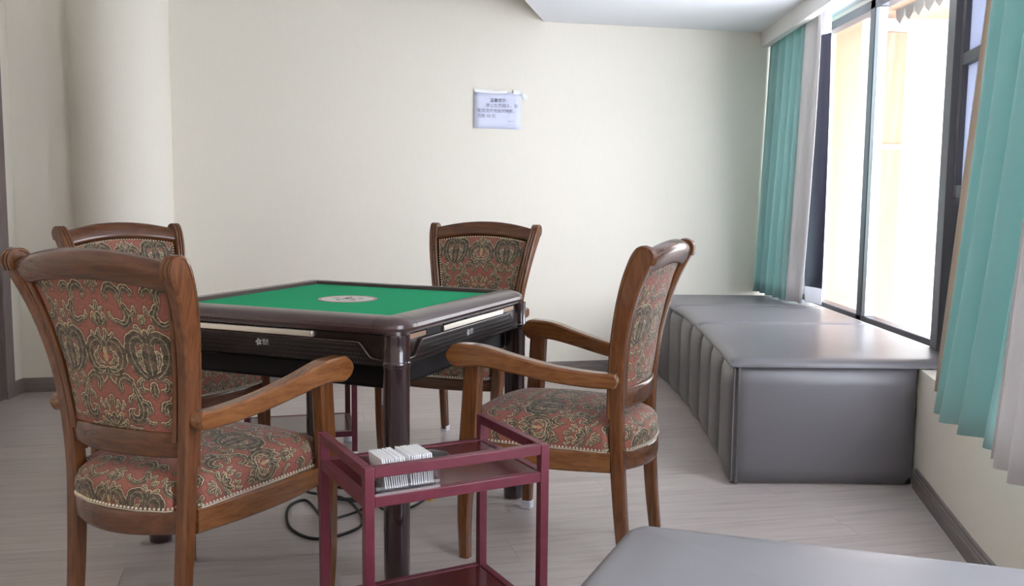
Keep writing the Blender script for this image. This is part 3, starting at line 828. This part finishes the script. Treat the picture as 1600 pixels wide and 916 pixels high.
# ------------------------------------------------------------------ serving trolleys
TWD, TDP, THT = .470, .358, .560
def make_trolley(label):
    t = thing('serving_trolley', label, 'trolley', (0,0,0), 0, 'maroon tea trolleys by the table')
    hw, hd, k = TWD/2, TDP/2, .0115
    for sx_ in (-1, 1):
        for sy_ in (-1, 1):
            px, py = sx_*(hw-k), sy_*(hd-k)
            po = MB().box((px-k, py-k, .045), (px+k, py+k, THT)).build('post', M_maroon, t, bevel=.002)
            MB().lathe([(.014,0), (.020,.003), (.020,.018), (.014,.035), (.012,.046)], (px, py), 14).build('foot_cap', M_cap, po)
    def rail(a, b_, z, h=.0125): return MB().bar((*a, z), (*b_, z), k*.9, h).build('rail', M_maroon, t, bevel=.002)
    x, y = hw-k, hd-k; g = k
    for z in (THT-.0125,):
        rail((-x+g,-y), (x-g,-y), z); rail((-x,-y+g), (-x,y-g), z); rail((x,-y+g), (x,y-g), z)
    for z in (.480, .125):
        rail((-x+g,-y), (x-g,-y), z); rail((-x,-y+g), (-x,y-g), z); rail((x,-y+g), (x,y-g), z); rail((-x+g,y), (x-g,y), z)
    MB().box((-hw+2*k, -hd+2*k, .472), (hw-2*k, hd-2*k, .490)).build('upper_shelf', M_shelf, t, bevel=.001)
    MB().box((-hw+2*k+.001, -hd+2*k+.001, .118), (hw-2*k-.001, hd-2*k-.001, .136)).build('lower_shelf', M_shelf, t, bevel=.001)
    MB().lathe([(.058,.490), (.060,.493), (.056,.4945), (.050,.4925), (.046,.4915), (.0005,.4912)], (.022, .080), 32).build('cup_dish', M_steel, t, 50)
    return t
tr1 = make_trolley('maroon metal trolley in front with a clear box of white cards on it')
FL, FR = Vector((-.325,1.99)), Vector((.0905,2.214)); BR, BL = Vector((-.077,2.531)), Vector((-.475,2.327))
ctr = (FL + FR + BR + BL)/4
tr1.location = (ctr.x, ctr.y, 0); tr1.rotation_euler = (0, 0, R(28.2))
tr2 = copy_tree(tr1); tr2.location = (-.935, 4.065, 0); tr2.rotation_euler = (0, 0, R(15)); tr2['label'] = 'maroon trolley half hidden under the far edge of the green table'

# acrylic box and its cards on the near trolley
def on_trolley(x, y): a = R(28.2); return (ctr.x + x*math.cos(a) - y*math.sin(a), ctr.y + x*math.sin(a) + y*math.cos(a))
BXO = (-.119, -.094)
bx = thing('acrylic_box', 'clear acrylic box holding white cards on the near trolley', 'box', (*on_trolley(*BXO), .4905), R(28.2))
bw_, bd_, bh_ = .078, .054, .058
MB().box((-bw_,-bd_,0), (bw_,bd_,.003)).build('base', M_acryl, bx, 0)
for a_, b_ in (((-bw_,-bd_,.003), (bw_,-bd_+.003,bh_)), ((-bw_,bd_-.003,.003), (bw_,bd_,bh_)), ((-bw_,-bd_+.003,.003), (-bw_+.003,bd_-.003,bh_)), ((bw_-.003,-bd_+.003,.003), (bw_,bd_-.003,bh_))):
    MB().box(a_, b_).build('wall', M_acryl, bx, 0)
MB().box((-bw_+.016,-bd_+.003,.003), (-bw_+.018,bd_-.003,bh_-.008)).build('divider', M_acryl, bx, 0)
cme = None
for i in range(22):
    x = -bw_ + .026 + i*.0053 + (.005 if i > 10 else 0)
    if cme is None:
        o = MB().box((-.0011,-.046,0), (.0011,.046,.070)).build('card', M_card, None, 0); cme = o.data
    else:
        o = bpy.data.objects.new('card', cme); COL.objects.link(o)
    lx, ly = on_trolley(BXO[0] + x, BXO[1] + random.uniform(-.002,.002))
    o.location = (lx, ly, .4945); o.rotation_euler = (0, R(-7 if i <= 10 else -4) + random.uniform(-.015,.015), R(28.2))
    tag(o, 'white card standing on edge in the clear acrylic box', 'card', 'white cards in the acrylic box')

# ------------------------------------------------------------------ upholstered bench under the window
bn = thing('window_bench', 'long grey leatherette bench with channelled front under the window', 'bench', (0,0,0))
FY = [3.68, 4.04, 4.36, 4.70, 5.02, 5.34, 5.66, 5.98, 6.12]
def fx(y): return interp([3.66, 4.04, 4.6, 5.2, 5.8, 6.2], [.886, .918, .957, .975, .962, .935], y)
def wx(y): return interp([p[1] for p in RW], [p[0] for p in RW], y) - .004
SEAM, TOPZ = .484, .522
ys = np.linspace(3.70, 6.11, 20)
MB().prism([(fx(y)+.03, y) for y in ys] + [(wx(y)-.01, y) for y in ys[::-1]], .004, SEAM-.004).build('carcass', M_sub, bn, 0)
for y0, y1 in zip(FY[:-1], FY[1:]):
    vs = []; nu, nv = 10, 10; fs = []
    for j in range(nv+1):
        for i in range(nu+1):
            u = i/nu; v_ = j/nv; y = y0 + (y1-y0)*u
            bul = (1-abs(2*u-1)**2.6)**.5 if abs(2*u-1) < 1 else 0
            tz = (1-max(0, (v_-.8)/.2)**3)*(1-max(0, (.06-v_)/.06)**2*.6)
            vs.append((fx(y) + .022 - .036*bul*tz, y + (.0015 if i == 0 else -.0015 if i == nu else 0), .004 + v_*(SEAM-.006)))
    for j in range(nv):
        for i in range(nu): a = j*(nu+1)+i; fs.append((a, a+1, a+nu+2, a+nu+1))
    n0 = len(vs)
    per = list(range(nu+1)) + [j*(nu+1)+nu for j in range(1, nv+1)] + [nv*(nu+1)+i for i in range(nu-1, -1, -1)] + [j*(nu+1) for j in range(nv-1, 0, -1)]
    for e in per: vs.append((fx(vs[e][1]) + .030, vs[e][1], vs[e][2]))
    for k in range(len(per)): fs.append((per[k], per[(k+1) % len(per)], n0+(k+1) % len(per), n0+k))
    MB().add(vs, fs).build('front_channel', M_leather_side, bn, 60)
# near end panel, softly padded
x0, x1 = fx(3.68)+.004, wx(3.70)-.003
vs, fs = [], []; nu, nv = 24, 14
for j in range(nv+1):
    for i in range(nu+1):
        u, v_ = i/nu, j/nv; q = (1-abs(2*u-1)**14)*(1-abs(2*v_-1)**10)
        vs.append((x0 + (x1-x0)*u + (.012*v_*(1-u)*0), 3.700 - .030*q**.6, .006 + v_*(SEAM-.010)))
for j in range(nv):
    for i in range(nu): a = j*(nu+1)+i; fs.append((a, a+1, a+nu+2, a+nu+1))
MB().add(vs, fs).build('end_panel', M_leather, bn, 60)
MB().tube([(x0-.002, 3.676, .01), (x0-.003, 3.672, .25), (x0-.001, 3.676, SEAM-.005)], .004, 6).build('corner_piping', M_leather_side, bn, 60)
# three top cushions, reaching over the sill to the glass
def top_x(y): return interp([3.66, 3.96, 4.10, 6.3], [1.78, 1.835, 1.855, 1.862], y)
def cushion(poly_fn, y0, y1, name, par, z0, z1, xr0, xr1, nx=26, ny=22, rad=.03, puff=.006):
    vs, fs = [], []
    prof = [(0, 0), (0, .35), (.12, .7), (.45, .93), (1, 1)]
    # grid with rounded rim
    us = sorted(set([0, .004, .012, .028, .05, .95, .972, .988, .996, 1] + list(np.linspace(.05, .95, nx))))
    vsn = sorted(set([0, .004, .012, .028, .05, .95, .972, .988, .996, 1] + list(np.linspace(.05, .95, ny))))
    for v_ in vsn:
        y = y0 + (y1-y0)*v_
        for u in us:
            xl, xr = xr0(y), xr1(y); x = xl + (xr-xl)*u
            du = min(u, 1-u)*(xr-xl); dv = min(v_, 1-v_)*(y1-y0); d = min(du, dv)
            k = min(d/rad, 1); h = math.sqrt(max(0, 1-(1-k)**2))
            if du < rad and dv < rad: h = math.sqrt(max(0, 1-min(1, math.hypot(1-du/rad, 1-dv/rad))**2))
            z = z0 + (z1-z0-puff)*(.30 + .70*h) + puff*math.sin(PI*u)**.5*math.sin(PI*v_)**.5
            vs.append((x, y, z))
    nu_ = len(us); nv_ = len(vsn)
    for j in range(nv_-1):
        for i in range(nu_-1): a = j*nu_+i; fs.append((a, a+1, a+nu_+1, a+nu_))
    per = list(range(nu_)) + [j*nu_+nu_-1 for j in range(1, nv_)] + [(nv_-1)*nu_+i for i in range(nu_-2, -1, -1)] + [j*nu_ for j in range(nv_-2, 0, -1)]
    n0 = len(vs)
    for e in per: vs.append((vs[e][0], vs[e][1], z0))
    for k in range(len(per)): fs.append((per[k], per[(k+1) % len(per)], n0+(k+1) % len(per), n0+k))
    fs.append(tuple(range(n0, n0+len(per))))
    return MB().add(vs, fs).build(name, M_leather, par, 60)
for y0, y1 in ((3.672, 4.735), (4.737, 5.48), (5.482, 6.10)):
    cushion(None, y0, y1, 'top_cushion', bn, SEAM, TOPZ, lambda y: fx(y)-.012, lambda y: top_x(y), rad=.05)

# foreground leatherette ottoman
ot = thing('leather_ottoman', 'grey leatherette ottoman cut off by the lower right edge of the photo', 'ottoman', (0,0,0))
C0 = Vector((.250, 1.862)); ex = Vector((.953, -.298)).normalized(); ey = Vector((-.298, -.953)).normalized()
ey = Vector((-.40, -.917)).normalized()
zo0, zo1 = .03, .49
def rbox(z_list, radc):
    rings = []
    for ins, z in z_list:
        q = []
        for (a, b_) in ((0,0), (.86,0), (.86,.66), (0,.66)):
            sa_, sb_ = (1 if a == 0 else -1), (1 if b_ == 0 else -1)
            ca_, cb_ = a + sa_*radc, b_ + sb_*radc
            st = {(1,1): PI, (-1,1): 1.5*PI, (-1,-1): 0, (1,-1): .5*PI}[(sa_, sb_)]
            for i in range(8):
                t_ = st + i/7*PI/2; r_ = radc - ins
                q.append((ca_ + r_*math.cos(t_), cb_ + r_*math.sin(t_)))
        rings.append([(C0.x + ex.x*a + ey.x*b_, C0.y + ex.y*a + ey.y*b_, z) for a, b_ in q])
    return rings
MB().loft(rbox([(.004,.02), (0,.05), (0,.42), (.003,.435)], .05)).build('base', M_leather_side, ot, 50)
tz = [(0,.438), (-.004,.450), (-.004,.468), (0,.482), (.008,.492), (.020,.498), (.040,.501)]
rg = rbox(tz, .05)
cen = Vector((C0.x + ex.x*.43 + ey.x*.33, C0.y + ex.y*.43 + ey.y*.33, 0))
for k in (.8, .6, .4, .2, .02):
    rg.append([(cen.x + (p[0]-cen.x)*k, cen.y + (p[1]-cen.y)*k, .501 + .006*(1-k*k)) for p in rg[6]])
MB().loft(rg).build('top_cushion', M_leather, ot, 60)
for sx_, sy_ in ((.06,.06), (.80,.06), (.80,.60), (.06,.60)):
    p_ = C0 + ex*sx_ + ey*sy_; MB().lathe([(.018,0), (.02,.021)], (p_.x, p_.y), 12).build('foot', M_body, ot)

# ------------------------------------------------------------------ curtains
def drape(name, m, par, top, bot, zt_, zb_, amp_t, amp_b, waves, n=160, nz=18, thick=.002, ph=0, irr=.35, pw=1.1):
    """pleated cloth between a top plan line and a bottom plan line"""
    vs, fs = [], []
    rng = random.Random(sum(map(ord, name)) + int(ph*10)); pv = [rng.uniform(-irr, irr) for _ in range(waves*2+4)]; av = [rng.uniform(.65, 1.2) for _ in range(waves*2+4)]
    def L_(line, t):
        d = [0]
        for a, c in zip(line[:-1], line[1:]): d.append(d[-1] + math.dist(a, c))
        s_ = t*d[-1]
        for i in range(len(line)-1):
            if s_ <= d[i+1] + 1e-9:
                q = (s_-d[i])/(d[i+1]-d[i]); a, c = line[i], line[i+1]; tx_ = (c[0]-a[0])/(d[i+1]-d[i]); ty_ = (c[1]-a[1])/(d[i+1]-d[i])
                return a[0]+(c[0]-a[0])*q, a[1]+(c[1]-a[1])*q, tx_, ty_
    for j in range(nz+1):
        v_ = j/nz
        for i in range(n+1):
            t_ = i/n
            x0_, y0_, ax, ay = L_(top, t_); x1_, y1_, bx_, by_ = L_(bot, t_)
            f = v_**pw; x = x0_+(x1_-x0_)*f; y = y0_+(y1_-y0_)*f; nx_, ny_ = -(ay+(by_-ay)*f), ax+(bx_-ax)*f
            w_ = t_*waves; k = int(w_*2); fr = w_*2-k
            pp = pv[k]*(1-fr)+pv[k+1]*fr; aa = av[k]*(1-fr)+av[k+1]*fr
            amp = (amp_t + (amp_b-amp_t)*v_**.8)*aa
            s_ = math.sin(2*PI*w_ + pp*2 + ph); s_ = math.copysign(abs(s_)**.75, s_)
            d_ = amp*s_ + amp*.25*math.sin(4.3*PI*w_ + pp*5)*v_
            vs.append((x + nx_*d_, y + ny_*d_, zt_ + (zb_-zt_)*v_))
    for j in range(nz):
        for i in range(n): a = j*(n+1)+i; fs.append((a, a+1, a+n+2, a+n+1))
    o = MB().add(vs, fs).build(name, m, par, 80, recalc=False)
    sd = o.modifiers.new('thickness', 'SOLIDIFY'); sd.thickness = thick
    return o
c1 = thing('curtain', 'teal curtain gathered at the far end of the window, above the bench', 'curtain', (1.70, 5.9, .53), 0, 'teal window curtains')
def loc_shift(o, p):
    o.matrix_parent_inverse = Matrix.Translation(-Vector(p)); return o
pc = (1.70, 5.9, .53)
def cx1(y): return pel_x(y) + .085
ZR = SOFF - .03
loc_shift(drape('drape', M_teal, c1, [(cx1(6.26)-.01, 6.272), (cx1(5.47), 5.47)], [(1.645, 6.262), (1.668, 5.63)], ZR, .535, .022, .044, 5), pc)
loc_shift(drape('satin_lining', M_satin, c1, [(cx1(5.52)-.022, 5.52), (cx1(5.22)+.010, 5.22)], [(1.640, 5.70), (1.722, 5.50)], ZR, .532, .010, .014, 2, n=60, pw=1.7), pc)
def strip(name, m, z0, z1, par):
    xs = [(1.69, 5.14), (1.735, 5.09)]
    b = MB(); vs = []; nz_ = 14
    for j in range(nz_+1):
        z = z1 + (z0-z1)*j/nz_; q = (ZR-z)/(ZR-.535)
        k = math.sin(PI*min(1, q))*.055
        a = Vector((1.700+.055*q**2, 5.34+.22*q+k*1.0)); c_ = Vector((1.740+.060*q, 5.27+.13*q**1.5))
        for s_ in (0, .5, 1): p_ = a.lerp(c_, s_); vs.append((p_.x + .008*math.sin(PI*s_), p_.y, z))
    fs = []
    for j in range(nz_):
        for i in range(2): a = j*3+i; fs.append((a, a+1, a+4, a+3))
    o = b.add(vs, fs).build(name, m, par, 80, recalc=False)
    sd = o.modifiers.new('thickness', 'SOLIDIFY'); sd.thickness = .002
    return o
for nm, m_, z0, z1 in (('header_tape', M_hem, 2.06, ZR), ('blackout_lining', M_black, .63, 2.06), ('hem_band', M_hem, .535, .63)): loc_shift(strip(nm, m_, z0, z1, c1), pc)

pc2 = (1.35, 2.4, .5)
c2 = thing('curtain', 'teal curtain hanging at the right edge of the photo, nearest the viewer', 'curtain', pc2, 0, 'teal window curtains')
loc_shift(drape('drape', M_teal, c2, [(1.305, 2.60), (1.285, 2.45), (1.232, 2.06)], [(1.372, 2.935), (1.335, 2.70), (1.302, 2.40)], ZR, .50, .026, .048, 4, ph=.6, pw=1.7), pc2)
loc_shift(drape('satin_lining', M_satin, c2, [(1.205, 2.09), (1.19, 1.95), (1.16, 1.75)], [(1.262, 2.375), (1.235, 2.2), (1.18, 1.9)], ZR, .49, .022, .034, 4, ph=.2), pc2)
loc_shift(drape('beige_lining', cloth('beige_lining_cloth', (.52,.44,.36), .7, .25), c2, [(1.335, 2.64), (1.325, 2.56)], [(1.400, 3.03), (1.405, 2.85)], ZR, .53, .004, .008, 1, n=30, pw=1.0), pc2)

# ------------------------------------------------------------------ notice on the wall
wa = math.atan(.226)
nx0, ny0 = -.102, back_y(-.102) - .004
nt_ = thing('wall_notice', 'pale printed paper notice taped to the cream wall', 'notice', (nx0, ny0, 1.675), wa)
pw, ph_ = .149, .113
vs, fs = [], []
for j in range(7):
    for i in range(9):
        u, v_ = i/8, j/6; vs.append((-pw+2*pw*u, -.0006 - .0035*(1-v_)*abs(2*u-1)**2, -ph_+2*ph_*v_ - .003*u))
for j in range(6):
    for i in range(8): a = j*9+i; fs.append((a, a+1, a+10, a+9))
pp = MB().add(vs, fs).build('paper', M_paper, nt_, 60, recalc=False)
sd = pp.modifiers.new('thickness', 'SOLIDIFY'); sd.thickness = .0006
for (ax, az, bx_, bz, h) in ((-.145,.117,-.02,.110,.010), (-.03,.108,.060,.113,.009), (.10,.112,.165,.108,.012), (.145,.118,.185,.075,.012)):
    MB().bar((ax, -.0052, az), (bx_, -.0052, bz), .0006, h).build('tape', M_tape, nt_, 0)
def line(txt, x, z, size, m_, bold=0):
    o = to_mesh_text(txt, size, 'lettering', m_, pp, bold)
    o.matrix_local = Matrix.Translation((x, -.0058, z)) @ Matrix.Rotation(PI/2, 4, 'X')
line('温馨提示：', -.048, .050, .0255, M_inkd)
line('禁止乱扔烟头，如', -.073, .018, .0255, M_ink)
line('发现烫坏地面和地板，', -.128, -.014, .0255, M_ink)
line('罚款 10 元', -.128, -.046, .0255, M_ink)
MB().box((.066,-.0058,-.068), (.102,-.0052,-.066)).build('printed_rule', M_ink, pp, 0)
